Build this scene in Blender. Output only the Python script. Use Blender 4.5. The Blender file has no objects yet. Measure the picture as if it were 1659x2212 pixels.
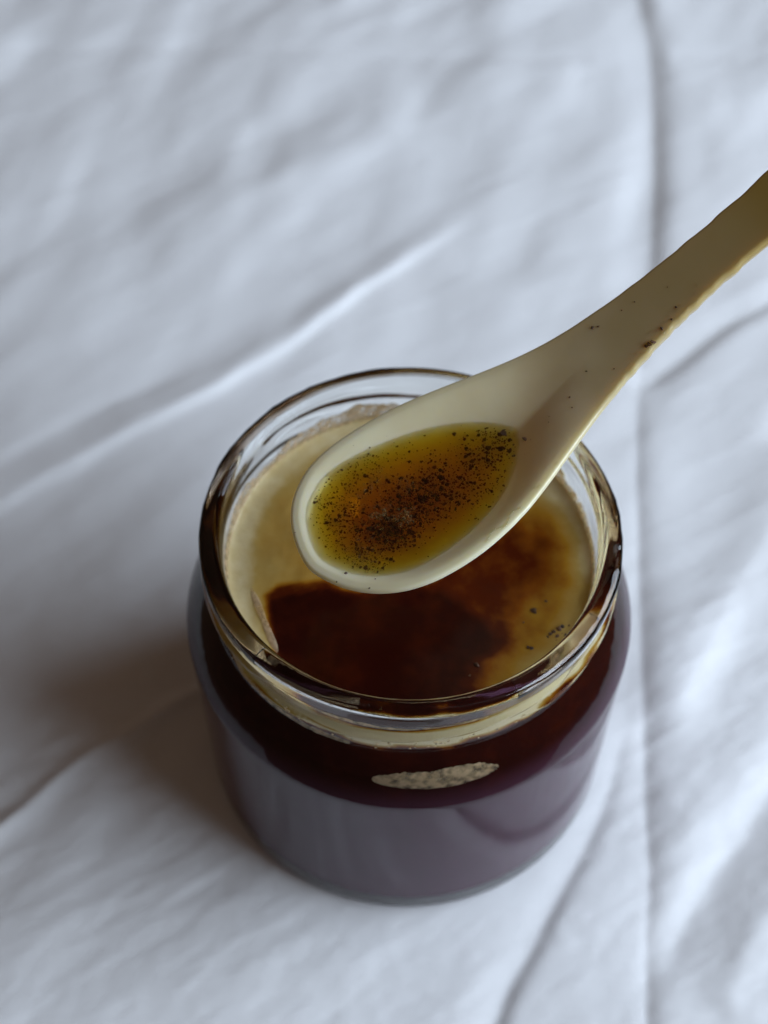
import bpy, bmesh, math, random
import numpy as np
from mathutils import Vector, Matrix

# ------------------------------------------------------------------ scene, camera, light
S = bpy.context.scene
COL = S.collection
MM = 0.001
random.seed(7)
RNG = np.random.default_rng(11)

S.render.engine = 'CYCLES'
S.cycles.use_denoising = True
S.cycles.max_bounces = 24
S.cycles.transmission_bounces = 20
S.cycles.glossy_bounces = 10
S.cycles.diffuse_bounces = 5
S.cycles.transparent_max_bounces = 24
S.cycles.caustics_refractive = True
S.cycles.caustics_reflective = True
S.cycles.blur_glossy = 0.6
S.cycles.sample_clamp_indirect = 6.0

S.view_settings.view_transform = 'Standard'
S.view_settings.look = 'None'
S.view_settings.exposure = 0.0
S.view_settings.gamma = 1.0

cam = bpy.data.cameras.new("camera")
camo = bpy.data.objects.new("camera", cam); COL.objects.link(camo)
camo.location = (-3.93*MM, -135.87*MM, 262.0*MM)
camo.rotation_euler = (math.radians(90-55.04), 0, 0)
cam.sensor_fit = 'VERTICAL'; cam.sensor_height = 36.0; cam.sensor_width = 27.0
cam.lens = 36.0*3502/2212
cam.clip_start = 0.01; cam.clip_end = 20
cam.dof.use_dof = True
cam.dof.focus_distance = 0.222
cam.dof.aperture_fstop = cam.lens/3.7
S.camera = camo

W = bpy.data.worlds.new("World"); S.world = W; W.use_nodes = True
bg = W.node_tree.nodes["Background"]
bg.inputs[0].default_value = (0.078, 0.052, 0.036, 1)      # dim warm room
bg.inputs[1].default_value = 1.0

def area(name, loc, target, sx, sy, power, colr):
    L = bpy.data.lights.new(name, 'AREA'); L.shape = 'RECTANGLE'; L.size = sx; L.size_y = sy
    L.energy = power; L.color = colr
    o = bpy.data.objects.new(name, L); COL.objects.link(o)
    o.location = loc
    d = Vector(target)-Vector(loc)
    o.rotation_euler = d.to_track_quat('-Z', 'Y').to_euler()
    return o
area("window_light", (0.80, -0.09, 0.46), (0, 0.0, 0), 1.05, 0.68, 18.2, (0.725, 0.845, 0.99))

H = 63.78            # jar height, mm

# ------------------------------------------------------------------ helpers
def link_mesh(name, verts, faces, mat=None, parent=None, smooth=True):
    me = bpy.data.meshes.new(name)
    me.from_pydata([tuple(v) for v in verts], [], [tuple(f) for f in faces])
    me.update()
    if smooth:
        me.polygons.foreach_set('use_smooth', [True]*len(me.polygons))
    if mat: me.materials.append(mat)
    o = bpy.data.objects.new(name, me); COL.objects.link(o)
    if parent: o.parent = parent
    return o

def tag(o, label=None, cat=None, group=None, kind=None):
    if label: o['label'] = label
    if cat: o['category'] = cat
    if group: o['group'] = group
    if kind: o['kind'] = kind
    return o

def empty(name, loc=(0, 0, 0)):
    o = bpy.data.objects.new(name, None); COL.objects.link(o); o.location = loc
    o.empty_display_size = 0.01
    return o

def sstep(a, b, x):
    t = np.clip((x-a)/(b-a), 0, 1); return t*t*(3-2*t)

def vnoise(x, y, seed=0):
    """smooth value noise in [-1,1], unit lattice"""
    r = np.random.default_rng(seed); T = r.uniform(-1, 1, (256, 256))
    x = np.asarray(x, float); y = np.asarray(y, float)
    xi = np.floor(x).astype(int); yi = np.floor(y).astype(int)
    fx = x-xi; fy = y-yi
    fx = fx*fx*fx*(fx*(fx*6-15)+10); fy = fy*fy*fy*(fy*(fy*6-15)+10)
    g = lambda a, b: T[a % 256, b % 256]
    return (g(xi, yi)*(1-fx)+g(xi+1, yi)*fx)*(1-fy)+(g(xi, yi+1)*(1-fx)+g(xi+1, yi+1)*fx)*fy

def polydist(px, py, pts):
    """distance to a polyline, signed side (+ = right of travel), and arc fraction"""
    best = np.full(px.shape, 1e9); side = np.zeros(px.shape); frac = np.zeros(px.shape)
    P = np.array(pts, float); seg = np.hypot(*(P[1:]-P[:-1]).T); tot = seg.sum(); acc = 0
    for i in range(len(P)-1):
        a, b = P[i], P[i+1]; d = b-a; L2 = d@d
        t = np.clip(((px-a[0])*d[0]+(py-a[1])*d[1])/L2, 0, 1)
        ex = px-(a[0]+t*d[0]); ey = py-(a[1]+t*d[1])
        q = np.hypot(ex, ey)
        sg = np.sign(ex*d[1]-ey*d[0])
        m = q < best
        best = np.where(m, q, best); side = np.where(m, sg, side); frac = np.where(m, (acc+t*seg[i])/tot, frac)
        acc += seg[i]
    return best*np.where(side == 0, 1, side), frac

def smoothpts(pts, n=3):
    P = np.array(pts, float)
    for _ in range(n):
        Q = [P[0]]
        for i in range(len(P)-1):
            Q += [P[i]*.75+P[i+1]*.25, P[i]*.25+P[i+1]*.75]
        Q.append(P[-1]); P = np.array(Q)
    return P

# ------------------------------------------------------------------ materials
def newmat(name):
    m = bpy.data.materials.new(name); m.use_nodes = True
    nt = m.node_tree; nt.nodes.clear()
    out = nt.nodes.new('ShaderNodeOutputMaterial')
    return m, nt, out
def N(nt, typ, **kw):
    n = nt.nodes.new(typ)
    for k, v in kw.items(): setattr(n, k, v)
    return n
def principled(nt, out, **kw):
    b = nt.nodes.new('ShaderNodeBsdfPrincipled')
    for k, v in kw.items(): b.inputs[k].default_value = v
    nt.links.new(b.outputs[0], out.inputs['Surface'])
    return b

def mat_cloth():
    m, nt, out = newmat("cotton")
    b = principled(nt, out, **{'Base Color': (0.80, 0.80, 0.81, 1), 'Roughness': 0.85, 'Specular IOR Level': 0.25})
    b.inputs['Sheen Weight'].default_value = 0.15
    tc = N(nt, 'ShaderNodeTexCoord')
    mp = N(nt, 'ShaderNodeMapping'); mp.inputs['Rotation'].default_value = (0, 0, math.radians(28)); mp.inputs['Scale'].default_value = (1.0, 3.0, 1.0)
    nt.links.new(tc.outputs['Object'], mp.inputs[0])
    n1 = N(nt, 'ShaderNodeTexNoise'); n1.inputs['Scale'].default_value = 170; n1.inputs['Detail'].default_value = 3
    nt.links.new(mp.outputs[0], n1.inputs['Vector'])
    # plain weave
    wx = N(nt, 'ShaderNodeTexWave'); wx.bands_direction = 'X'; wx.inputs['Scale'].default_value = 900; wx.inputs['Distortion'].default_value = 2.0; wx.inputs['Detail'].default_value = 1
    wy = N(nt, 'ShaderNodeTexWave'); wy.bands_direction = 'Y'; wy.inputs['Scale'].default_value = 900; wy.inputs['Distortion'].default_value = 2.0; wy.inputs['Detail'].default_value = 1
    mw = N(nt, 'ShaderNodeMapping'); mw.inputs['Rotation'].default_value = (0, 0, math.radians(8))
    nt.links.new(tc.outputs['Object'], mw.inputs[0])
    nt.links.new(mw.outputs[0], wx.inputs[0]); nt.links.new(mw.outputs[0], wy.inputs[0])
    ad = N(nt, 'ShaderNodeMath', operation='ADD'); nt.links.new(wx.outputs['Fac'], ad.inputs[0]); nt.links.new(wy.outputs['Fac'], ad.inputs[1])
    b1 = N(nt, 'ShaderNodeBump'); b1.inputs['Strength'].default_value = 0.5; b1.inputs['Distance'].default_value = 0.0001
    nt.links.new(ad.outputs[0], b1.inputs['Height'])
    b2 = N(nt, 'ShaderNodeBump'); b2.inputs['Strength'].default_value = 0.3; b2.inputs['Distance'].default_value = 0.00025
    nt.links.new(n1.outputs['Fac'], b2.inputs['Height']); nt.links.new(b1.outputs[0], b2.inputs['Normal'])
    nt.links.new(b2.outputs[0], b.inputs['Normal'])
    return m

def mat_glass():
    m, nt, out = newmat("clear_glass")
    b = principled(nt, out, **{'Base Color': (0.97, 0.985, 0.965, 1), 'Roughness': 0.0, 'IOR': 1.29, 'Transmission Weight': 1.0, 'Specular IOR Level': 0.5})
    tc = N(nt, 'ShaderNodeTexCoord')
    n1 = N(nt, 'ShaderNodeTexNoise'); n1.inputs['Scale'].default_value = 120; n1.inputs['Detail'].default_value = 2
    nt.links.new(tc.outputs['Object'], n1.inputs['Vector'])
    mp = N(nt, 'ShaderNodeMapping'); mp.inputs['Scale'].default_value = (1, 1, 0.07)      # faint vertical draw lines of the moulded wall
    nt.links.new(tc.outputs['Object'], mp.inputs[0])
    n2 = N(nt, 'ShaderNodeTexNoise'); n2.inputs['Scale'].default_value = 260; n2.inputs['Detail'].default_value = 2
    nt.links.new(mp.outputs[0], n2.inputs['Vector'])
    b0 = N(nt, 'ShaderNodeBump'); b0.inputs['Strength'].default_value = 0.4; b0.inputs['Distance'].default_value = 0.0002
    nt.links.new(n2.outputs['Fac'], b0.inputs['Height'])
    bp = N(nt, 'ShaderNodeBump'); bp.inputs['Strength'].default_value = 0.25; bp.inputs['Distance'].default_value = 0.0002
    nt.links.new(b0.outputs[0], bp.inputs['Normal'])
    nt.links.new(n1.outputs['Fac'], bp.inputs['Height']); nt.links.new(bp.outputs[0], b.inputs['Normal'])
    return m

def mat_honey_body(wetted=False):
    """jar honey: colour comes from the 'tone' attribute = how crystallised it is (0 dark liquid .. 1 cream)"""
    m, nt, out = newmat("jar_honey")
    b = principled(nt, out, **{'Roughness': 0.10, 'IOR': 1.49, 'Specular IOR Level': 0.2})
    b.inputs['Coat Weight'].default_value = 0.0
    if wetted:      # index-matched where it wets the glass: no mirror at that boundary
        b.inputs['Specular IOR Level'].default_value = 0.0; b.inputs['Coat Weight'].default_value = 0.0
        b.inputs['IOR'].default_value = 1.01
    at = N(nt, 'ShaderNodeAttribute', attribute_name='tone')
    tc = N(nt, 'ShaderNodeTexCoord')
    n1 = N(nt, 'ShaderNodeTexNoise'); n1.inputs['Scale'].default_value = 190; n1.inputs['Detail'].default_value = 7; n1.inputs['Roughness'].default_value = 0.62
    nt.links.new(tc.outputs['Object'], n1.inputs['Vector'])
    sub = N(nt, 'ShaderNodeMath', operation='SUBTRACT'); nt.links.new(n1.outputs['Fac'], sub.inputs[0]); sub.inputs[1].default_value = 0.5
    mul = N(nt, 'ShaderNodeMath', operation='MULTIPLY'); nt.links.new(sub.outputs[0], mul.inputs[0]); mul.inputs[1].default_value = 0.32
    add = N(nt, 'ShaderNodeMath', operation='ADD'); nt.links.new(at.outputs['Fac'], add.inputs[0]); nt.links.new(mul.outputs[0], add.inputs[1])
    cr = N(nt, 'ShaderNodeValToRGB'); nt.links.new(add.outputs[0], cr.inputs[0])
    e = cr.color_ramp.elements
    e[0].position = 0.0; e[0].color = (0.020, 0.0022, 0.0012, 1)
    e[1].position = 1.0; e[1].color = (0.66, 0.56, 0.33, 1)
    for p, c in ((0.22, (0.065, 0.009, 0.0015, 1)), (0.38, (0.20, 0.055, 0.004, 1)), (0.55, (0.34, 0.165, 0.016, 1)), (0.78, (0.43, 0.285, 0.08, 1))):
        x = e.new(p); x.color = c
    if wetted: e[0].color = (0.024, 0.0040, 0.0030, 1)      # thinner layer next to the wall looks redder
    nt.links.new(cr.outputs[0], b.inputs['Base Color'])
    if wetted:      # mauve of the cloth mirrored in the lower glass, painted into the honey
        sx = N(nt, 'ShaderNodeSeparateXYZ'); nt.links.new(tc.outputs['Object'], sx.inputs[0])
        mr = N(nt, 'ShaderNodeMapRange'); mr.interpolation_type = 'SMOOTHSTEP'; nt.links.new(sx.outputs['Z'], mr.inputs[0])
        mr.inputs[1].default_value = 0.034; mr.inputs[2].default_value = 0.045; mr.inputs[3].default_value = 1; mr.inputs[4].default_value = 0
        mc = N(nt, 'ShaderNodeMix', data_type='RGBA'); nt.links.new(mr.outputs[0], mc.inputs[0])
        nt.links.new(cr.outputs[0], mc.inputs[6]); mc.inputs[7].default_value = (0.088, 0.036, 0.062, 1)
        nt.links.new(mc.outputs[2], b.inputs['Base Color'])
    b.inputs['Subsurface Weight'].default_value = 0.06
    b.inputs['Subsurface Radius'].default_value = (1.0, 0.45, 0.1)
    b.inputs['Subsurface Scale'].default_value = 0.003
    n2 = N(nt, 'ShaderNodeTexNoise'); n2.inputs['Scale'].default_value = 420; n2.inputs['Detail'].default_value = 4
    nt.links.new(tc.outputs['Object'], n2.inputs['Vector'])
    bp = N(nt, 'ShaderNodeBump'); bp.inputs['Distance'].default_value = 0.0004
    ms = N(nt, 'ShaderNodeMath', operation='MULTIPLY'); nt.links.new(at.outputs['Fac'], ms.inputs[0]); ms.inputs[1].default_value = 0.35
    nt.links.new(ms.outputs[0], bp.inputs['Strength'])
    nt.links.new(n2.outputs['Fac'], bp.inputs['Height']); nt.links.new(bp.outputs[0], b.inputs['Normal'])
    return m

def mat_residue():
    m, nt, out = newmat("creamed_film_and_glow")
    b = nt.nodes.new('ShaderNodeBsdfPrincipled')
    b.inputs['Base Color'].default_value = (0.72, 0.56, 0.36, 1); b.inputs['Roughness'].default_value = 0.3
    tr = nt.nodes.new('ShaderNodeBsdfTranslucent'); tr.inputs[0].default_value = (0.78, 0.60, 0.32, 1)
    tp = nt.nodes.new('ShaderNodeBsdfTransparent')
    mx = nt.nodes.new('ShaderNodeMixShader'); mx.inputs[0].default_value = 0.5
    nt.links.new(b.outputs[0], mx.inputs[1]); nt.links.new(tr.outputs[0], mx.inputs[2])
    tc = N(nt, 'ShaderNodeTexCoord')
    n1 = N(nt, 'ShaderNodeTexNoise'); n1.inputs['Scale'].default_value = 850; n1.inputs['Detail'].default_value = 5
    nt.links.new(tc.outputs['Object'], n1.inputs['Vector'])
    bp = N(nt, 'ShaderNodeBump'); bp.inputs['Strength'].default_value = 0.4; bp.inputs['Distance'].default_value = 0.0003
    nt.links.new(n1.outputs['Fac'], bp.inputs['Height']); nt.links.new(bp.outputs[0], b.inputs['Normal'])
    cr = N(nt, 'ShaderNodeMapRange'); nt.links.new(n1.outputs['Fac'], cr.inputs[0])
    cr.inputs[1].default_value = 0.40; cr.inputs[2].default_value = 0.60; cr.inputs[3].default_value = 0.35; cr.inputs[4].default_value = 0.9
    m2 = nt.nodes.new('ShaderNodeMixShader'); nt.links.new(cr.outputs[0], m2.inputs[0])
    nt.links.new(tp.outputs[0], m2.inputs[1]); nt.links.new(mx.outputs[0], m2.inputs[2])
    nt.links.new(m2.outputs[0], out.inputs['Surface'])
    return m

def mat_clear_honey(name, colr, density):
    m, nt, out = newmat(name)
    tp = nt.nodes.new('ShaderNodeBsdfTransparent')
    gl = nt.nodes.new('ShaderNodeBsdfGlossy'); gl.inputs['Roughness'].default_value = 0.04
    fr = nt.nodes.new('ShaderNodeFresnel'); fr.inputs[0].default_value = 1.48
    mx = nt.nodes.new('ShaderNodeMixShader')
    nt.links.new(fr.outputs[0], mx.inputs[0]); nt.links.new(tp.outputs[0], mx.inputs[1]); nt.links.new(gl.outputs[0], mx.inputs[2])
    nt.links.new(mx.outputs[0], out.inputs['Surface'])
    va = nt.nodes.new('ShaderNodeVolumeAbsorption'); va.inputs[0].default_value = colr; va.inputs[1].default_value = density
    nt.links.new(va.outputs[0], out.inputs['Volume'])
    return m

def mat_spoon():
    m, nt, out = newmat("cream_plastic")
    b = principled(nt, out, **{'Base Color': (0.72, 0.61, 0.36, 1), 'Roughness': 0.28, 'IOR': 1.5})
    b.inputs['Subsurface Weight'].default_value = 0.6
    b.inputs['Subsurface Radius'].default_value = (1.0, 0.8, 0.4)
    b.inputs['Subsurface Scale'].default_value = 0.0035
    b.inputs['Coat Weight'].default_value = 0.55; b.inputs['Coat Roughness'].default_value = 0.06
    tc = N(nt, 'ShaderNodeTexCoord')
    n1 = N(nt, 'ShaderNodeTexNoise'); n1.inputs['Scale'].default_value = 90; n1.inputs['Detail'].default_value = 4
    nt.links.new(tc.outputs['Object'], n1.inputs['Vector'])
    cr = N(nt, 'ShaderNodeValToRGB'); nt.links.new(n1.outputs['Fac'], cr.inputs[0])
    cr.color_ramp.elements[0].position = 0.35; cr.color_ramp.elements[0].color = (0.74, 0.66, 0.43, 1)
    cr.color_ramp.elements[1].position = 0.65; cr.color_ramp.elements[1].color = (0.82, 0.76, 0.53, 1)
    at = N(nt, 'ShaderNodeAttribute', attribute_name='backlit_shade')
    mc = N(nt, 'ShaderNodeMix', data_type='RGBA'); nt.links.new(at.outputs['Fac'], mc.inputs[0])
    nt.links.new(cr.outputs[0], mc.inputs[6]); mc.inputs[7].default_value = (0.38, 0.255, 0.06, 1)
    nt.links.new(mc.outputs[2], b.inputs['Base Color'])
    n2 = N(nt, 'ShaderNodeTexNoise'); n2.inputs['Scale'].default_value = 700; n2.inputs['Detail'].default_value = 3
    nt.links.new(tc.outputs['Object'], n2.inputs['Vector'])
    bp = N(nt, 'ShaderNodeBump'); bp.inputs['Strength'].default_value = 0.2; bp.inputs['Distance'].default_value = 0.0001
    nt.links.new(n2.outputs['Fac'], bp.inputs['Height']); nt.links.new(bp.outputs[0], b.inputs['Normal'])
    return m

def mat_speck():
    m, nt, out = newmat("dark_speck")
    b = principled(nt, out, **{'Base Color': (0.05, 0.02, 0.008, 1), 'Roughness': 0.6})
    oi = N(nt, 'ShaderNodeObjectInfo'); cr = N(nt, 'ShaderNodeValToRGB'); nt.links.new(oi.outputs['Random'], cr.inputs[0])
    cr.color_ramp.elements[0].color = (0.025, 0.009, 0.005, 1); cr.color_ramp.elements[1].color = (0.11, 0.045, 0.014, 1)
    nt.links.new(cr.outputs[0], b.inputs['Base Color'])
    return m

def mat_bubble():
    m, nt, out = newmat("air_bubble")
    tp = nt.nodes.new('ShaderNodeBsdfTransparent')
    gl = nt.nodes.new('ShaderNodeBsdfPrincipled'); gl.inputs['Base Color'].default_value = (0.42, 0.27, 0.11, 1); gl.inputs['Roughness'].default_value = 0.15
    lw = nt.nodes.new('ShaderNodeLayerWeight'); lw.inputs[0].default_value = 0.35
    pw = N(nt, 'ShaderNodeMath', operation='POWER'); nt.links.new(lw.outputs['Facing'], pw.inputs[0]); pw.inputs[1].default_value = 2.0
    mx = nt.nodes.new('ShaderNodeMixShader')
    nt.links.new(pw.outputs[0], mx.inputs[0]); nt.links.new(tp.outputs[0], mx.inputs[1]); nt.links.new(gl.outputs[0], mx.inputs[2])
    nt.links.new(mx.outputs[0], out.inputs['Surface'])
    return m

M_CLOTH, M_GLASS = mat_cloth(), mat_glass()
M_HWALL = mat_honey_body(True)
M_HONEY, M_FILM, M_SPOON = mat_honey_body(), mat_residue(), mat_spoon()
M_SPECK, M_BUB = mat_speck(), mat_bubble()
M_POOL = mat_clear_honey("amber_honey", (0.968, 0.868, 0.0, 1), 1500)
_nt = M_POOL.node_tree; _b = principled(_nt, _nt.nodes['Material Output'], **{'Base Color': (1, 1, 1, 1), 'Roughness': 0.02, 'IOR': 1.48, 'Transmission Weight': 1.0})

# ------------------------------------------------------------------ tablecloth
def axis_coords(lo, hi, step, outer):
    a = list(np.arange(lo, hi+1e-6, step)); d = step; x = hi
    while x < outer:
        d *= 1.25; x += d; a.append(x)
    d = step; x = lo
    while x > -outer:
        d *= 1.25; x -= d; a.insert(0, x)
    return np.array(a)

def cloth_height(X, Y):
    h = np.zeros_like(X)
    def fade(f, a, b): return sstep(0, a, f)*(1-sstep(1-b, 1, f)) if b > 0 else sstep(0, a, f)
    def wob(pts, amp=0.5, sc=9., seed=1):
        d, f = polydist(X, Y, smoothpts(pts))
        if pts[0][1] > pts[-1][1]: d = -d          # positive side = towards +x
        return d+amp*vnoise(X/sc, Y/sc, seed), f
    # long ridge, upper left
    d, f = wob([(-92.6, 42.5), (-80.0, 49.7), (-65.6, 61.1), (-51.4, 70.6), (-32.1, 84.2), (-11.9, 103.9), (0.2, 114.9), (14.9, 128.5)], .6, 8, 2)
    w = np.where(d > 0, 1.8, 6.0-2.2*f)
    h += 1.2*np.exp(-(d/w)**2)*fade(f, .01, .16)
    d, f = wob([(-93.6, 49.1), (-81.1, 58.2), (-65.8, 71.2), (-52.2, 79.8), (-38.4, 92.6)], .5, 9, 3)
    h -= .3*np.exp(-(d/2.2)**2)*fade(f, .01, .4)
    # long pressed crease, right: left side dips in, right side rises sharply
    d, f = wob([(58.3, 234.0), (60.6, 205.4), (61.5, 184.1), (60.2, 162.3), (57.8, 138.9), (55.0, 115.6), (51.9, 96.5), (48.7, 78.6), (47.2, 59.4), (45.4, 37.0), (44.2, 16.4), (42.6, -7.3), (41.0, -29.0), (37.9, -63.7), (34, -110)], .35, 14, 4)
    w = np.where(d > 0, 1.9+1.6*np.clip((Y-110)/60, 0, 1), 9.0)
    h -= (.26+1.35*np.clip((Y-90)/60, 0, 1))*np.exp(-np.abs(d/w)**1.5)
    h -= .5*np.exp(-np.abs(d/np.where(d > 0, 3.0, 2.4)))*(1-sstep(40, 110, Y))
    h += .55*np.exp(-((d-4.5)/6.)**2)*np.clip(.35+.65*np.cos(Y/37.), .1, 1)
    for pts, amp, wl, wr, fa, fb, sd in (
        ([(95.5, 115.6), (79.4, 103.2), (62.0, 90.0), (48.5, 77.4)], -1.0, 3.6, 2.0, .05, .12, 5),
        ([(83.7, 65.2), (71.4, 44.7), (59.9, 23.4), (44.2, -3.7)], 1.6, 7.5, 5.0, .1, .15, 6),
        ([(76.1, 3.8), (63.5, -13.6), (48.4, -34.0), (39.1, -49.7)], -1.5, 4., 4.5, .1, .2, 7),
        ([(74.6, -16.2), (60.9, -33.1), (50.7, -53.6)], .8, 4, 4, .1, .1, 8),
        ([(42.2, 6.6), (32.9, -18.7), (24.2, -34.0), (14.6, -52.0), (10.1, -61.5), (2, -85)], -1.0, 4.5, 1.7, .22, .05, 9),
        ([(34.9, -6.4), (30.4, -14.6), (19.3, -27.4), (12.5, -32.3)], -.5, 3.0, 1.5, .2, .3, 10),
        ([(-33.7, 9.5), (-42.2, 4.4), (-52.1, -2.6), (-56.9, -6.6), (-70.5, -19.9), (-78.9, -28.2)], 1.15, 1.7, 1.7, .05, .02, 12),
        ([(-104.1, 185.8), (-53.1, 188.4), (4.1, 183.2), (49.4, 182.3)], -.45, 3., 3., .1, .05, 13),
        ([(65.5, 184.9), (106.1, 182.3)], -.45, 3., 3., .1, .05, 14),
        ([(-58.2, 115.6), (-36.7, 135.8), (-11.5, 151.2), (14.7, 155.9)], .8, 9., 6., .3, .3, 15),
        ([(3.2, 110.0), (23.3, 104.5), (52.5, 115.6)], .6, 6., 6., .3, .3, 16)):
        d, f = wob(pts, .5, 10, sd)
        w = np.where(d > 0, wr, wl)
        h += amp*np.exp(-np.abs(d/w)**1.7)*fade(f, fa, fb)
    # soft unpressed rumple: elongated dents running up and to the right
    def rot(a): 
        c, s = math.cos(a), math.sin(a); return X*c+Y*s, -X*s+Y*c
    u, v = rot(math.radians(52)); k = .75+.35*vnoise(X/60, Y/60, 30)
    low = 1-.75*sstep(0, 70, Y)
    h += .95*vnoise(u/38, v/13, 21)*k
    h += .26*vnoise(u/17+5, v/6.5, 22)*k*(.5+.5*low)
    u, v = rot(math.radians(78))
    h += .38*vnoise(u/20, v/9, 23)*sstep(60, 140, Y)
    u, v = rot(math.radians(30))
    h += .22*(.5-np.abs(vnoise(u/30+3, v/10, 27)))*k
    h += .13*(.5-np.abs(vnoise(u/13+8, v/4.5, 28)))*k*low+.10*(.5-np.abs(vnoise(u/22+1, v/5, 29)))
    h += .11*vnoise(u/9, v/3.2, 24)*k*low*1.5
    h += .035*vnoise(X/2.6, Y/2.6, 25)*low
    h += (.045*vnoise(u/5, v/1.5, 33)+.03*vnoise(u/2.6, v/1.1, 34))*(1-sstep(10, 60, Y))
    # lies flat under the jar and touches its base
    rr = np.hypot(X, Y)
    flat = sstep(28, 44, rr)
    h = h*flat
    return h - .03*(1-flat)

xs = axis_coords(-130, 138, 0.62, 520); ys = axis_coords(-84, 222, 0.62, 520)
X, Y = np.meshgrid(xs, ys)
Z = cloth_height(X, Y)
nx, ny = len(xs), len(ys)
# made-up table edges out of view: cloth hangs down so glass reflects dark
edge = -66.0; over = np.clip(edge-Y, 0, None); ang = np.clip(over/9.0, 0, np.pi/2)
Yb = np.where(over > 0, edge-9*np.sin(ang), Y)
Zb = np.where(over > 0, -9*(1-np.cos(ang))-np.clip(over-9*np.pi/2, 0, None), 0)
edx = -113.0; ox = np.clip(edx-X, 0, None); ax = np.clip(ox/9.0, 0, np.pi/2)
Xb = np.where(ox > 0, edx-9*np.sin(ax), X)
rx = np.clip(X-122.0, 0, None); bx = np.clip(rx/9.0, 0, np.pi/2)
Xb = np.where(rx > 0, 122.0+9*np.sin(bx), Xb)
Zb = Zb+np.where(rx > 0, -9*(1-np.cos(bx))-np.clip(rx-9*np.pi/2, 0, None), 0)
Zb = Zb+np.where(ox > 0, -9*(1-np.cos(ax))-np.clip(ox-9*np.pi/2, 0, None), 0)
V = np.stack([Xb, Yb, Z+Zb], -1).reshape(-1, 3)*MM
idx = np.arange(nx*ny).reshape(ny, nx)
F = np.stack([idx[:-1, :-1], idx[:-1, 1:], idx[1:, 1:], idx[1:, :-1]], -1).reshape(-1, 4)
me = bpy.data.meshes.new("tablecloth")
me.vertices.add(len(V)); me.vertices.foreach_set('co', V.ravel())
me.loops.add(F.size); me.loops.foreach_set('vertex_index', F.ravel().astype(np.int32))
me.polygons.add(len(F)); me.polygons.foreach_set('loop_start', np.arange(0, F.size, 4, dtype=np.int32))
me.polygons.foreach_set('use_smooth', np.ones(len(F), bool))
me.update(calc_edges=True); me.validate()
me.materials.append(M_CLOTH)
cloth = bpy.data.objects.new("tablecloth", me); COL.objects.link(cloth)
tag(cloth, "rumpled white cotton tablecloth with pressed creases under the honey jar", "tablecloth")

# ------------------------------------------------------------------ glass jar
def rounded(p0, p1, p2, r, n=6):
    """points of a fillet at corner p1"""
    p0, p1, p2 = map(lambda p: np.array(p, float), (p0, p1, p2))
    a = (p0-p1)/np.linalg.norm(p0-p1); b = (p2-p1)/np.linalg.norm(p2-p1)
    s, e = p1+a*r, p1+b*r
    return [tuple((1-t)**2*s+2*t*(1-t)*p1+t*t*e) for t in np.linspace(0, 1, n)]

def fillet_profile(pts):
    out = []
    for i, p in enumerate(pts):
        r = p[2] if len(p) > 2 else 0
        if r and 0 < i < len(pts)-1:
            out += rounded(pts[i-1][:2], p[:2], pts[i+1][:2], r, 7)
        else:
            out.append(p[:2])
    return out

def densify(pr, step):
    out = [pr[0]]
    for a, b in zip(pr[:-1], pr[1:]):
        n = max(1, int(math.ceil(math.dist(a, b)/step)))
        for k in range(1, n+1): out.append((a[0]+(b[0]-a[0])*k/n, a[1]+(b[1]-a[1])*k/n))
    return out

def lathe(name, prof, mat, parent=None, seg=192, disp=None, closed=True):
    pr = np.array(prof, float); th = np.linspace(0, 2*np.pi, seg, endpoint=False)
    R = pr[:, 0][:, None]*np.ones(seg)[None]; Zz = pr[:, 1][:, None]*np.ones(seg)[None]
    T = th[None]*np.ones(len(pr))[:, None]
    if disp: R, Zz = disp(R, Zz, T)
    vs = np.stack([R*np.cos(T), R*np.sin(T), Zz], -1).reshape(-1, 3)*MM
    n = len(pr); fs = []
    for i in range(n-1):
        for j in range(seg):
            k = (j+1) % seg
            fs.append((i*seg+j, i*seg+k, (i+1)*seg+k, (i+1)*seg+j))
    vs = list(map(tuple, vs))
    if closed:                       # profile starts and ends on the axis side: cap with centre points
        c0 = len(vs); vs.append((0, 0, pr[0, 1]*MM)); c1 = len(vs); vs.append((0, 0, pr[-1, 1]*MM))
        for j in range(seg):
            k = (j+1) % seg
            fs.append((c0, k, j)); fs.append((c1, (n-1)*seg+j, (n-1)*seg+k))
    return link_mesh(name, vs, fs, mat, parent)

outer = fillet_profile([(1.0, 1.2), (24, 1.2, 1.0), (27, 0.0, 1.0), (34.75, 0.0, 3.2), (35.15, 30), (35.32, H-22.4), (35.30, H-21.8), (35.26, H-21.5)]+
         [(35.2-8.75*(.36*t+.15*t*t), H-21.2+8.75*t) for t in np.linspace(0, 1, 12)]+[(30.95, H-11.8, 0.15), (30.85, H-11.3, 0.2),
         (30.85, H-3.9, 0.25), (31.5, H-3.4, 0.5), (31.5, H-0.1, 1.35), (28.6, H+0.15, 1.3), (28.0, H-3.0, 1.0)])
inner = fillet_profile([(28.0, H-3.0), (28.0, H-12.0, 1.5), (32.0, H-17.5, 3.0), (32.0, 5.0, 2.5), (1.0, 4.2)])
prof = densify(outer, 0.7)+densify(inner, 0.9)[1:]
NOUT = len(densify(outer, 0.7))
def threads(R, Zz, T):
    i = np.arange(R.shape[0])[:, None]
    on = (i < NOUT-12) & (Zz > H-11.3) & (Zz < H-3.6)
    add = np.zeros_like(R)
    for k in range(4):
        t0 = math.radians(-150+90*k)
        u = ((T-t0) % (2*np.pi))/math.radians(112)
        zc = H-9.6+4.6*u
        a = sstep(0, .10, u)*(1-sstep(.90, 1.0, u))*(u < 1)
        add = np.maximum(add, .85*a*np.exp(-((Zz-zc)/0.75)**4))
    R = R+np.where(on, add, 0)
    return R, Zz
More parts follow.
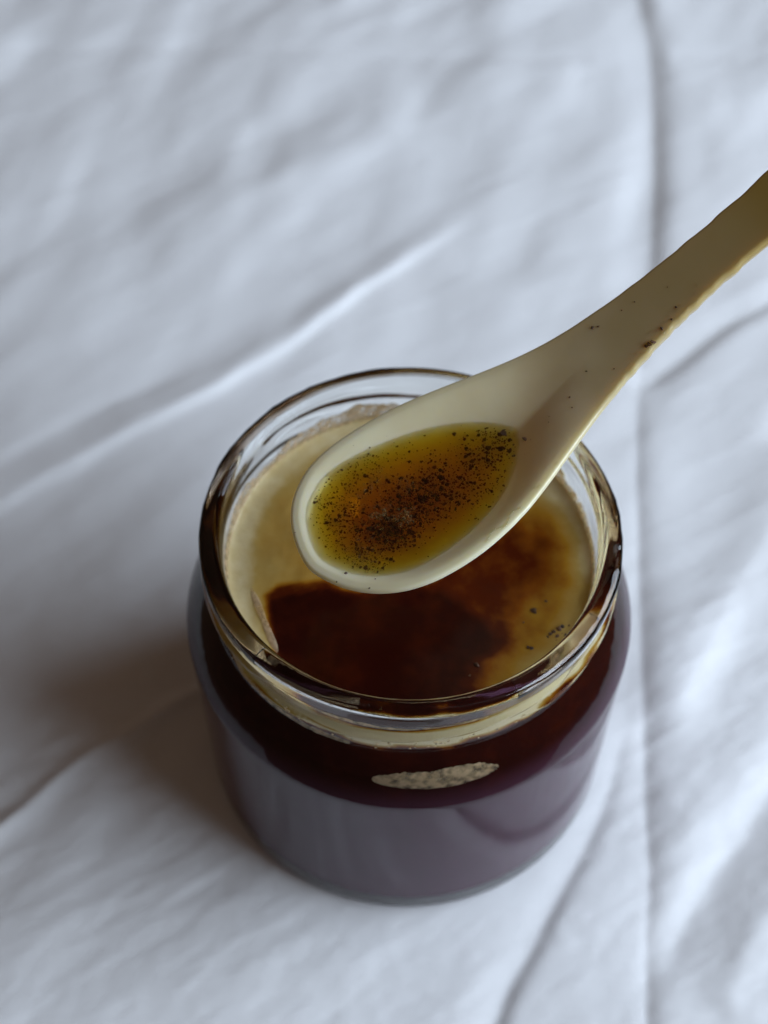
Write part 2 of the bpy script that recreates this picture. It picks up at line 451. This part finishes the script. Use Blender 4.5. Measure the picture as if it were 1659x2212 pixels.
jar = empty("glass_jar")
tag(jar, "open round clear glass jar filled with dark honey on white cloth", "jar")
glass = lathe("glass_body", prof, M_GLASS, jar, 224, threads)

# ------------------------------------------------------------------ honey in the jar
LEVEL = H-9.0
DARK = np.array([(-21.7, -6.6), (-20.0, -5.0), (-13.0, -4.3), (-8.8, -6.0), (1.0, -6.6), (5.2, -3.3), (11.0, 1.7), (15.4, 5.2), (18.5, 2.2), (18.6, -2.5), (12.0, -10.7), (9.7, -17.0), (6.5, -21.6), (4.1, -25.4), (-2.6, -29.1), (-12.6, -24.7), (-19.2, -17.4), (-20.8, -11.5)])
DEEP = np.array([(-21.3, -7.4), (-13.0, -5.0), (-8.8, -6.2), (1.0, -7.0), (7.9, -9.9), (10.5, -12.3), (6.5, -21.6), (4.1, -25.4), (-2.6, -29.1), (-12.6, -24.7), (-19.2, -17.4)])
def polysd(px, py, P):
    Q = np.vstack([P, P[:1]]); d, _ = polydist(px, py, Q)
    ins = np.zeros(px.shape, bool)
    for a, b in zip(Q[:-1], Q[1:]):
        c = ((a[1] > py) != (b[1] > py)) & (px < (b[0]-a[0])*(py-a[1])/(b[1]-a[1]+1e-12)+a[0])
        ins ^= c
    return np.where(ins, -np.abs(d), np.abs(d))

def honey_tone(px, py):
    wx = px+1.3*vnoise(px/3., py/3., 41)+.5*vnoise(px/1.1, py/1.1, 42); wy = py+1.3*vnoise(px/3.+7, py/3., 43)+.5*vnoise(px/1.1, py/1.1+9, 44)
    rr = np.hypot(px, py)
    sl = np.clip((px+14)/10, 0, 1)                       # left edge of the liquid patch is crisp
    qx = px+(wx-px)*(.25+.75*sl); qy = py+(wy-py)*(.25+.75*sl)
    dd = polysd(qx, qy, DARK); dp = polysd(qx, qy, DEEP)
    base = .60+.10*vnoise(px/7, py/7, 45)
    base += .26*sstep(22.5, 27.3, rr) + .12*(1-sstep(-24, -14, px))+.10*sstep(0, 16, py)
    w = 1.0+7*sstep(-8, 12, px)
    t = .22+(base-.22)*sstep(-.25*w, w, dd)
    t = np.minimum(t, .02+.9*sstep(-.3, 1+9*sstep(-14, 6, px), dp)+0*t)
    return np.clip(t, 0, 1)

seg = 200
rings = [0.0]+list(np.linspace(.6, 26.4, 60))+list(np.linspace(26.8, 28.12, 8))
vs, fs, tone = [], [], []
th = np.linspace(0, 2*np.pi, seg, endpoint=False)
vs.append((0, 0, LEVEL)); tone.append(float(honey_tone(np.array([0.]), np.array([0.]))[0]))
for r in rings[1:]:
    px, py = r*np.cos(th), r*np.sin(th)
    z = LEVEL+.9*np.exp(-(28.1-r)/.8)+.12*vnoise(px/5, py/5, 50)+.05*vnoise(px/1.6, py/1.6, 51)*sstep(.3, .7, honey_tone(px, py))
    vs += list(zip(px, py, z)); tone += list(honey_tone(px, py))
top_n = len(rings)-1
wall = densify([(28.12, LEVEL-1.2), (28.12, H-11.2), (28.75, H-12.2), (31.0, H-15.2), (32.25, H-17.2), (32.3, H-19), (32.4, 4.0), (30.8, 2.4), (0.5, 2.1)], 1.0)
for r, z in wall:
    px, py = r*np.cos(th), r*np.sin(th)
    vs += list(zip(px, py, np.full(seg, z)))
    # cream clinging to the wall near the surface, liquid further down
    cw = .5+.5*np.clip(1.6*np.cos(th-math.radians(-45))+.3, -1, 1)
    tw = (.36+.78*cw)*sstep(H-13.0, H-11.9, z+.5*vnoise(th*9, th*0+1, 52))
    tone += list(tw)
for j in range(seg): fs.append((0, 1+j, 1+(j+1) % seg))
tot = top_n+len(wall)
for i in range(tot-1):
    for j in range(seg):
        k = (j+1) % seg
        fs.append((1+i*seg+j, 1+(i+1)*seg+j, 1+(i+1)*seg+k, 1+i*seg+k))
fs.append(tuple(1+(tot-1)*seg+j for j in range(seg)))
honey = link_mesh("jar_honey", np.array(vs)*MM, fs, M_HONEY)
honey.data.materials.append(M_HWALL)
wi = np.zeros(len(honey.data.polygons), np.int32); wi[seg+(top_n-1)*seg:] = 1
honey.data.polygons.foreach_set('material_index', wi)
at = honey.data.attributes.new('tone', 'FLOAT', 'POINT'); at.data.foreach_set('value', np.array(tone, np.float32))
tag(honey, "dark brown honey with a tan creamy skin filling the glass jar", "honey")

# creamy film left on the inside of the neck, ragged at the top
def film(name, r0, thick, a0, a1, zlo, zhi, seed, nA, nZ=10, mat=None):
    A = np.linspace(a0, a1, nA); vs, fs = [], []
    lo, hi = zlo(A), zhi(A)
    for side in (0, 1):
        for q in np.linspace(0, 1, nZ):
            z = lo+(hi-lo)*q
            r = r0(z)-(thick*(1-q**3)*side)
            vs += list(zip(r*np.cos(A), r*np.sin(A), z))
    for sd in (0, 1):
        b = sd*nZ*nA
        for i in range(nZ-1):
            for j in range(nA-1):
                q = (b+i*nA+j, b+i*nA+j+1, b+(i+1)*nA+j+1, b+(i+1)*nA+j)
                fs.append(q if sd == 0 else q[::-1])
    return link_mesh(name, np.array(vs)*MM, fs, mat or M_FILM, honey)
def ztop(A):
    n = vnoise(A*3.2, A*0+.3, 61)*1.3+vnoise(A*14, A*0+.7, 62)*.55+vnoise(A*46, A*0+.1, 63)*.3
    return LEVEL+1.5+1.7*np.clip(.3+np.sin(A), 0, 1)+n*(.35+.65*np.clip(.4+np.sin(A), 0, 1))
f1 = film("honey_film_and_glow", lambda z: 28.08, .45, 0, 2*np.pi, lambda A: np.full_like(A, LEVEL-.6), ztop, 1, 420)
# pale sheet painted in for light glowing through the shoulder, and a seam strip
def rsh(z): return np.interp(z, [4, H-19, H-17.2, H-15.2, H-12.2, H-11.2], [32.45, 32.45, 32.4, 31.15, 28.9, 28.3])
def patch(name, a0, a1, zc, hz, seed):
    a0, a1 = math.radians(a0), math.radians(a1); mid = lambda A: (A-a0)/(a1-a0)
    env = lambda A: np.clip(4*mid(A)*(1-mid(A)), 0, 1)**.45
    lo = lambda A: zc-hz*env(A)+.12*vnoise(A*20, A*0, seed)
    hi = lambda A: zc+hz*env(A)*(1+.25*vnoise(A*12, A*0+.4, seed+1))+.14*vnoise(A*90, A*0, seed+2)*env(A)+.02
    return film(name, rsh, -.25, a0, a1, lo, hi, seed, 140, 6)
patch("honey_film_and_glow", -100, -67, H-17.9, 1.8, 71)
patch("honey_film_and_glow", -141, -107, H-13.0, .38, 81)

# brown coat on the rim standing in for the dark room reflected there
M_RIM_REFL = mat_clear_honey("brown_reflection", (0.70, 0.60, 0.51, 1), 12000)
RP = np.array(densify(fillet_profile([(31.5, H-2.0), (31.5, H-0.1, 1.35), (28.6, H+0.15, 1.3), (28.4, H-1.2)])[:11], .25))
RN = np.gradient(RP, axis=0); RN = np.stack([RN[:, 1], -RN[:, 0]], -1); RN /= np.linalg.norm(RN, axis=1)[:, None]
for a0, a1, sd in ((70, 225, 1), (-62, 30, 2)):
    nA, nQ = 220, len(RP); A = np.linspace(math.radians(a0), math.radians(a1), nA); f = np.linspace(0, 1, nA)
    env = (np.sin(np.pi*f)**1.2)*(.75+.45*vnoise(A*7, A*0+sd, 55))
    qf = np.linspace(0, 1, nQ); vs, fs = [], []
    for lay in (0, 1):
        for i in range(nQ):
            th_ = -.072-.02*env if lay == 0 else .34*env*math.sin(math.pi*qf[i])**.6*(.8+.3*vnoise(A*22, A*0+qf[i]*4, 56))-.05*(1-env)-.02
            r = RP[i, 0]+RN[i, 0]*th_; z = RP[i, 1]+RN[i, 1]*th_
            vs += list(zip(r*np.cos(A), r*np.sin(A), z+0*A))
    n0 = nA*nQ
    for i in range(nQ-1):
        for j in range(nA-1):
            p = (i*nA+j, i*nA+j+1, (i+1)*nA+j+1, (i+1)*nA+j); fs += [p[::-1], tuple(n0+k for k in p)]
    bnd = [j for j in range(nA)]+[i*nA+nA-1 for i in range(1, nQ)]+[(nQ-1)*nA+j for j in range(nA-2, -1, -1)]+[i*nA for i in range(nQ-2, 0, -1)]
    for p, q_ in zip(bnd, bnd[1:]+bnd[:1]): fs.append((p, q_, n0+q_, n0+p))
    link_mesh("rim_reflection_coat", np.array(vs)*MM, fs, M_RIM_REFL, honey)
# pale flecks of dried honey on the threads
fv, ff = [], []
for _ in range(60):
    a = math.radians(random.gauss(-95, 24)); z = H-random.choice((9.2, 10.4))+random.gauss(0, .35)
    rr = 30.9
    n = 7; b0 = len(fv); s1, s2 = random.uniform(.08, .4), random.uniform(.05, .16)
    for lay in (0, .12):
        for j in range(n):
            q = 2*math.pi*j/n; k = random.uniform(.6, 1.2)
            aa = a+s1*k*math.cos(q)/rr; r2 = rr-.05+lay
            fv.append((r2*math.cos(aa), r2*math.sin(aa), z+s2*k*math.sin(q)))
    ff.append([b0+j for j in range(n)][::-1]); ff.append([b0+n+j for j in range(n)])
    for j in range(n): ff.append([b0+j, b0+(j+1) % n, b0+n+(j+1) % n, b0+n+j])
tag(link_mesh("honey_flecks", np.array(fv)*MM, ff, M_FILM, honey), kind='stuff')

# raised wet smear at the left of the surface
def tube(name, pts, radii, mat, parent, n=10, flat=.6, k=3):
    P = np.array(pts, float); t = np.linspace(0, 1, len(P)); tt = np.linspace(0, 1, len(P)*k)
    P = np.stack([np.interp(tt, t, P[:, i]) for i in range(3)], -1); R = np.interp(tt, t, radii)
    vs, fs = [], []
    for i, p in enumerate(P):
        d = P[min(i+1, len(P)-1)]-P[max(i-1, 0)]; d /= np.linalg.norm(d)
        s = np.cross(d, (0, 0, 1)); s /= np.linalg.norm(s); u = np.cross(s, d)
        for j in range(n):
            a = 2*math.pi*j/n; vs.append(p+R[i]*(math.cos(a)*s+flat*math.sin(a)*u))
    for i in range(len(P)-1):
        for j in range(n):
            q = (j+1) % n; fs.append((i*n+j, i*n+q, (i+1)*n+q, (i+1)*n+j))
    fs.append(tuple(range(n))[::-1]); fs.append(tuple((len(P)-1)*n+j for j in range(n)))
    return link_mesh(name, np.array(vs)*MM, fs, mat, parent)
tube("honey_streak", [(-24.2, -4.7, LEVEL+.1), (-23.0, -7.6, LEVEL+.12), (-21.8, -10.8, LEVEL+.12), (-20.3, -14.8, LEVEL+.12), (-19.5, -17.0, LEVEL+.06)], [.2, .55, .4, .6, .3], M_FILM, honey, flat=.14)

# specks
def speck_mesh(seed):
    r = np.random.default_rng(seed); bm = bmesh.new(); bmesh.ops.create_icosphere(bm, subdivisions=1, radius=1)
    for v in bm.verts:
        v.co *= r.uniform(.55, 1.25); v.co.z *= .6
    me = bpy.data.meshes.new("speck"); bm.to_mesh(me); bm.free(); me.materials.append(M_SPECK); return me
SPK = [speck_mesh(i) for i in range(8)]
def speck(parent, co, r):
    o = bpy.data.objects.new("speck", random.choice(SPK)); COL.objects.link(o); o.parent = parent
    o.location = [c*MM for c in co]; o.scale = (r*MM*random.uniform(.7, 1.5), r*MM, r*MM)
    o.rotation_euler = (random.uniform(-.4, .4), random.uniform(-.4, .4), random.uniform(0, 6.28)); return o
for i, (x, y) in enumerate([(18.5, -9.1), (22.6, -11.9), (23.2, -12.7), (21.8, -13.5), (21.2, -12.7), (20.7, -13.1), (16.8, -11.1), (17.3, -15.3), (20.3, -13.6), (9.6, -18.3), (8.6, -20.1), (17.8, -15.5), (20.4, -7.4), (26.4, -11.1),
        (22.1, -12.3), (22.9, -13.3), (23.7, -11.8), (21.6, -14.2), (22.4, -13.0)]):
    speck(honey, (x, y, LEVEL+.08), (.48 if i in (0, 1, 3, 14, 15) else random.uniform(.2, .38)))

# ------------------------------------------------------------------ spoon
A0 = np.array([-14.828, -12.332, 73.638]); AX = np.array([0.81799, 0.49539, 0.29237]); LT = np.array([-0.51803, 0.85536, 0.]); NM = np.array([-0.25008, -0.15146, 0.95630])
UP = [(-0.09, 2.33), (1.49, 7.1), (3.38, 9.59), (7.34, 12.31), (10.88, 13.22), (15.39, 13.32), (19.83, 12.91), (22.35, 12.65), (25.04, 12.04), (30.82, 10.5), (36.06, 8.84), (41.75, 7.32), (46.27, 6.5), (51.2, 6.14), (56.31, 5.98), (60.08, 6.08), (64.57, 6.38), (69.94, 6.68), (72.94, 7.04), (76.66, 7.45), (81.03, 7.9), (85.95, 8.3)]
LO = [(0.3, -3.19), (1.77, -6.3), (3.82, -8.98), (5.77, -10.78), (8.94, -12.78), (12.39, -13.97), (15.64, -14.49), (19.28, -14.7), (23.2, -14.45), (27.71, -13.67), (31.88, -12.45), (35.53, -10.95), (40.12, -9.24), (43.16, -8.05), (47.4, -6.52), (50.28, -5.61), (53.83, -4.59), (60.04, -3.13), (63.96, -2.45), (67.07, -1.95), (69.89, -1.45), (74.77, -0.85), (78.9, -0.75)]
S0, S1 = -0.38, 132.0
def rise(s): return .24*(np.logaddexp(0, (s-43)/3.)*3.)
def edges(s):
    u = np.sqrt(np.clip(s-S0, 0, None))
    f = lambda T: np.interp(ug, [0]+[math.sqrt(p[0]-S0) for p in T]+[math.sqrt(110-S0), math.sqrt(S1-S0)], [-.5]+[p[1] for p in T]+[T[-1][1], T[-1][1]])
    ug = np.arange(0, 12.2, .02); both = np.concatenate([f(LO)[::-1], f(UP)[1:]]); n0 = len(ug)-1
    g = np.exp(-(np.arange(-40, 41)*.02/.30)**2); both = np.convolve(np.pad(both, 40, mode='edge'), g/g.sum(), 'valid')
    a, b = np.interp(u, ug, both[n0:]), np.interp(u, ug, both[:n0+1][::-1])
    # smooth the hand-measured outline a little
    up, lo = a-.52*rise(s), b-.52*rise(s)
    m = s > 80
    up = np.where(m, 8.0-.52*rise(np.minimum(s, 80.)), up); lo = np.where(m, -.7-.52*rise(np.minimum(s, 80.)), lo)
    end = np.sqrt(np.clip((S1-s)/5.5, 0, 1)*(2-np.clip((S1-s)/5.5, 0, 1)))
    mid = (up+lo)/2; up = mid+(up-mid)*end; lo = mid+(lo-mid)*end
    return up, lo
Ms = 300
q = np.linspace(0, 1, Ms); sv = S0+(S1-S0)*np.where(q < .3, q*q/.3*.5+0*q, 0)
sv = S0+(S1-S0)*(.30*q**2/(1)+0) if False else None
q = np.linspace(0, 1, Ms)
sv = S0+(S1-S0)*(q**2*.72+q**8*.28); sv = np.interp(np.linspace(0, 1, Ms), np.linspace(0, 1, Ms), sv)
tail = S1-6*(1-np.linspace(0, 1, 24))**2; sv = np.concatenate([sv[sv < S1-6.2], tail])
Ms = len(sv)
eu, el = edges(sv)
ker = np.array([1, 4, 6, 4, 1])/16.
for _ in range(3):
    eu[2:-2] = np.convolve(eu, ker, 'valid'); el[2:-2] = np.convolve(el, ker, 'valid')
rough = sstep(44, 60, sv)
el = el-(.16*vnoise(sv/1.3, sv*0, 91)+.10*vnoise(sv/.6, sv*0+3, 92))*(.08+.92*rough)
eu = eu+(.09*vnoise(sv/1.9, sv*0+5, 93))*rough
eu[0] = el[0] = (eu[0]+el[0])/2; eu[-1] = el[-1] = (eu[-1]+el[-1])/2
K = 61
kk = -np.cos(np.linspace(0, np.pi, K))
kk = .55*kk+.45*np.linspace(-1, 1, K)
SS = np.repeat(sv[:, None], K, 1); TT = (eu+el)[:, None]/2+kk[None]*(eu-el)[:, None]/2
line = np.vstack([np.stack([sv, eu], -1), np.stack([sv, el], -1)[::-1]])
_A = line[:-1]; _D = line[1:]-line[:-1]; _L = (_D**2).sum(1); _ok = _L > 1e-12
_A, _D, _L = _A[_ok], _D[_ok], _L[_ok]
def edge_dist(s, t):
    if s.size == 1:
        es, et = s.item()-_A[:, 0], t.item()-_A[:, 1]
        u = np.clip((es*_D[:, 0]+et*_D[:, 1])/_L, 0, 1)
        return np.sqrt(((es-u*_D[:, 0])**2+(et-u*_D[:, 1])**2).min()).reshape(s.shape)
    out = np.full(s.shape, 1e9)
    for a, b in zip(line[:-1], line[1:]):
        d = b-a; L2 = d@d
        if L2 < 1e-12: continue
        u = np.clip(((s-a[0])*d[0]+(t-a[1])*d[1])/L2, 0, 1)
        out = np.minimum(out, (s-a[0]-u*d[0])**2+(t-a[1]-u*d[1])**2)
    return np.sqrt(out)
def floor_h(s, d):
    win = 1-sstep(24, 49, s)
    x = np.clip((d-1.25)/11.5, 0, 1)
    soft = np.sin(np.pi/2*x)**1.35
    return -5.4*win*soft + rise(s)
D = edge_dist(SS, TT)
lip = .55
top = floor_h(SS, D)-lip*(1-np.sqrt(1-(1-np.clip(D/lip, 0, 1))**2))
thick = 1.7+1.6*sstep(30, 60, SS)
e2 = np.clip(D/2.2, 0, 1)
bot = floor_h(SS, D)-lip-(thick-lip)*np.sqrt(1-(1-e2)**2)
# bow the bowl's back out evenly
def to_world(s, t, h): return A0+s[..., None]*AX+t[..., None]*LT+h[..., None]*NM
vt = to_world(SS, TT, top).reshape(-1, 3); vb = to_world(SS, TT, bot).reshape(-1, 3)
n = Ms*K; fs = []
for i in range(Ms-1):
    for j in range(K-1):
        a, b, c, d = i*K+j, i*K+j+1, (i+1)*K+j+1, (i+1)*K+j
        fs.append((a, d, c, b)); fs.append((n+a, n+b, n+c, n+d))
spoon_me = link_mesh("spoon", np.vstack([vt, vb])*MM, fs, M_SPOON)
bm = bmesh.new(); bm.from_mesh(spoon_me.data); bmesh.ops.remove_doubles(bm, verts=bm.verts, dist=2e-6)
bmesh.ops.recalc_face_normals(bm, faces=bm.faces); bm.to_mesh(spoon_me.data); bm.free()
for p in spoon_me.data.polygons: p.use_smooth = True
# the handle's brown is backlit shade painted in, deeper towards its far end
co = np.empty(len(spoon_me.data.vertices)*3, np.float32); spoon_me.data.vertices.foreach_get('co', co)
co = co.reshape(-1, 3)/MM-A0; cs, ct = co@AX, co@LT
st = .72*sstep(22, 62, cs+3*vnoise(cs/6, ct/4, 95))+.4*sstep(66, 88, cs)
at = spoon_me.data.attributes.new('backlit_shade', 'FLOAT', 'POINT'); at.data.foreach_set('value', np.clip(st, 0, 1).astype(np.float32))
tag(spoon_me, "cream plastic spoon held over the open jar with honey in its bowl", "spoon")

# ------------------------------------------------------------------ honey in the spoon
ps = np.linspace(.3, 44, 130); pk = np.linspace(-1, 1, 81)
pu, pl = np.interp(ps, sv, eu), np.interp(ps, sv, el)
PS = np.repeat(ps[:, None], len(pk), 1); PT = (pu+pl)[:, None]/2+pk[None]*((pu-pl)[:, None]/2-.9)
PD = edge_dist(PS, PT)
fl = floor_h(PS, PD)
lev = -.42-2.75*np.clip(PS/38, 0, 1.2)**1.4
soft = .42
ptop = soft*np.logaddexp((lev)/soft, (fl-.46)/soft)        # meets the wall in a meniscus
ptop = np.where(PS > 41, np.minimum(ptop, fl-.05), ptop)
pbot = fl-.75
def pool_top(s, t):
    d = edge_dist(np.array([s]), np.array([t])); f = floor_h(np.array([s]), d)[0]
    l = -.42-2.75*min(max(s/38, 0), 1.2)**1.4
    return f, max(l, f-.02)
m, k = len(ps), len(pk)
vt = to_world(PS, PT, ptop).reshape(-1, 3); vb = to_world(PS, PT, pbot).reshape(-1, 3)
n = m*k; fs = []
for i in range(m-1):
    for j in range(k-1):
        a, b, c, d = i*k+j, i*k+j+1, (i+1)*k+j+1, (i+1)*k+j
        fs.append((a, d, c, b)); fs.append((n+a, n+b, n+c, n+d))
for i in range(m-1):
    for j in (0, k-1):
        a, d = i*k+j, (i+1)*k+j
        fs.append((a, n+a, n+d, d) if j else (a, d, n+d, n+a))
for j in range(k-1):
    a, b = j, j+1; fs.append((a, b, n+b, n+a))
    a, b = (m-1)*k+j, (m-1)*k+j+1; fs.append((a, n+a, n+b, b))
pool = link_mesh("spoon_honey", np.vstack([vt, vb])*MM, fs, M_POOL)
tag(pool, "amber honey full of dark specks pooled in the cream spoon", "honey")

def spot(s, t, q):
    f, tp = pool_top(s, t); h = f+.05+(tp-f)*q
    return A0+s*AX+t*LT+h*NM
# clusters of specks: (s, t, spread along, spread across, count, size)
cl = [(12.5, -2.5, 3.0, 3.2, 150, .30), (20, -1, 5, 4, 170, .30), (30, -.6, 4, 3, 100, .28), (8.0, 3.3, 3, 4, 120, .24), (7.5, -4.5, 3, 3.5, 110, .22),
      (12.5, -2.5, 2.0, 2.2, 110, .2), (17, -1, 4, 3.4, 90, .2), (15, 1, 7, 7, 260, .22), (25, -3, 6, 5, 170, .22), (14, 8, 5, 2.5, 60, .2), (5.5, 0, 2, 4.5, 60, .2), (38, -4, 5, 3, 26, .16)]
cand = []
for (s, t, a, b, c, r) in cl:
    for _ in range(int(c*3.2)):
        x, y = random.gauss(s, a*.62), random.gauss(t, b*.62)
        if x < 1.5 or x > 44: continue
        u_, l_ = np.interp(x, sv, eu), np.interp(x, sv, el)
        if not (l_+1.7 < y < u_-1.7): continue
        _f, _t = pool_top(x, y)
        if _t-_f < .12 and random.random() < .9: continue
        cand.append(((.86 if _<c else .6)*r*random.lognormvariate(-.55, .5), x, y))
cand.sort(reverse=True)
big, small = cand[:150], cand[150:]
for r, x, y in big:
    speck(pool, spot(x, y, random.uniform(.1, .65)), min(r, .5))
def joined(name, items, mesh_fn, mat, parent):
    vs, fs = [], []
    for r, c in items:
        v, f = mesh_fn(); b = len(vs); R = np.array(Matrix.Rotation(random.uniform(0, 6.28), 3, 'Z'))
        vs += [tuple((R@(np.array(p)*r)+c)*MM) for p in v]; fs += [tuple(b+i for i in q) for q in f]
    o = link_mesh(name, vs, fs, mat, parent); o['kind'] = 'stuff'; return o
def speck_geo():
    me = random.choice(SPK); return [v.co[:] for v in me.vertices], [p.vertices[:] for p in me.polygons]
for s, t, r in [(12.0, -3.0, .95), (13.2, -1.6, .8), (11.2, -4.2, .7), (10.6, -1.2, .6), (14.6, -4.0, .75), (15.6, -2.4, .6), (12.6, .6, .55), (18.5, -.5, .6), (20.5, 1.6, .6), (22, -2.2, .55),
        (30.2, -.2, .8), (31.6, -1.2, .75), (32.6, .3, .7), (29.0, -1.8, .6), (33.4, -1.4, .55), (27.4, .8, .55), (25.2, -2.6, .6), (30.8, 1.4, .5), (8.4, 4.2, .45), (7.8, 2.6, .4), (16.5, 3.0, .5), (24, 2.2, .5)]:
    speck(pool, spot(s+random.uniform(-.3, .3), t+random.uniform(-.3, .3), .04), r*.62)
joined("small_specks", [(r, spot(x, y, random.uniform(.1, .9))) for r, x, y in small], speck_geo, M_SPECK, pool)
bmt = bmesh.new(); bmesh.ops.create_icosphere(bmt, subdivisions=2, radius=1)
BG = ([v.co[:] for v in bmt.verts], [[v.index for v in f.verts] for f in bmt.faces]); bmt.free()
bub = []
for (s, t, a, b, c, r) in ((12.0, -.2, 1.3, 1.0, 40, .22), (14.5, -2.6, 1.2, 1.2, 60, .22), (13.5, 4.2, 2.2, 1.6, 60, .13), (17.7, 1.2, 1.0, 1.0, 50, .12), (6.7, -4.5, 1.8, 1.5, 60, .12), (9.5, -1.5, 2, 2, 24, .15)):
    for _ in range(c):
        bub.append((r*random.uniform(.5, 1.6), spot(random.gauss(s, a*.7), random.gauss(t, b*.7), .97)))
joined("bubbles", bub, lambda: BG, M_BUB, pool)
# wet beads along the near lip and the handle, and dark crumbs on the handle
def surf(s, t):
    d = edge_dist(np.array([s]), np.array([t])); f = floor_h(np.array([s]), d)[0]
    dd = min(max(d[0]/lip, 0), 1); return A0+s*AX+t*LT+(f-lip*(1-math.sqrt(1-(1-dd)**2)))*NM
crumbs = [(51.5, .62, .35), (52.2, .55, .28), (55.6, -.86, .6), (56.2, -.9, .45), (55.2, -.82, .35), (58.2, -.78, .35), (61.5, -.6, .22), (56, .5, .18), (58, .45, .2), (47, -.15, .2), (43, -.3, .18), (60, -.82, .22), (62.5, .1, .15), (50, -.6, .15), (5.0, -.93, .2), (1.8, -.9, .16), (1.0, .75, .14)]
for s, w, r in crumbs:
    u_, l_ = np.interp(s, sv, eu), np.interp(s, sv, el); t = (u_+l_)/2+w*(u_-l_)/2
    speck(pool, surf(s, t)+NM*.03, r*.8)
beads = []
for s in np.concatenate([np.arange(20, 36, .16), np.arange(50, 66, .5)]):
    u_, l_ = np.interp(s, sv, eu), np.interp(s, sv, el); wv = 1.0+.35*math.sin(s*1.7)+random.uniform(-.1, .1)
    if vnoise(s/1.5, 0., 99) > -.25 or s > 40:
        t = l_+(wv if s < 40 else random.uniform(.3, 2.2)); beads.append((random.uniform(.07, .16), surf(s, t)))
M_WET = mat_clear_honey("wet_honey", (0.97, 0.9, 0.3, 1), 600)
joined("honey_beads", beads, lambda: BG, M_WET, pool)
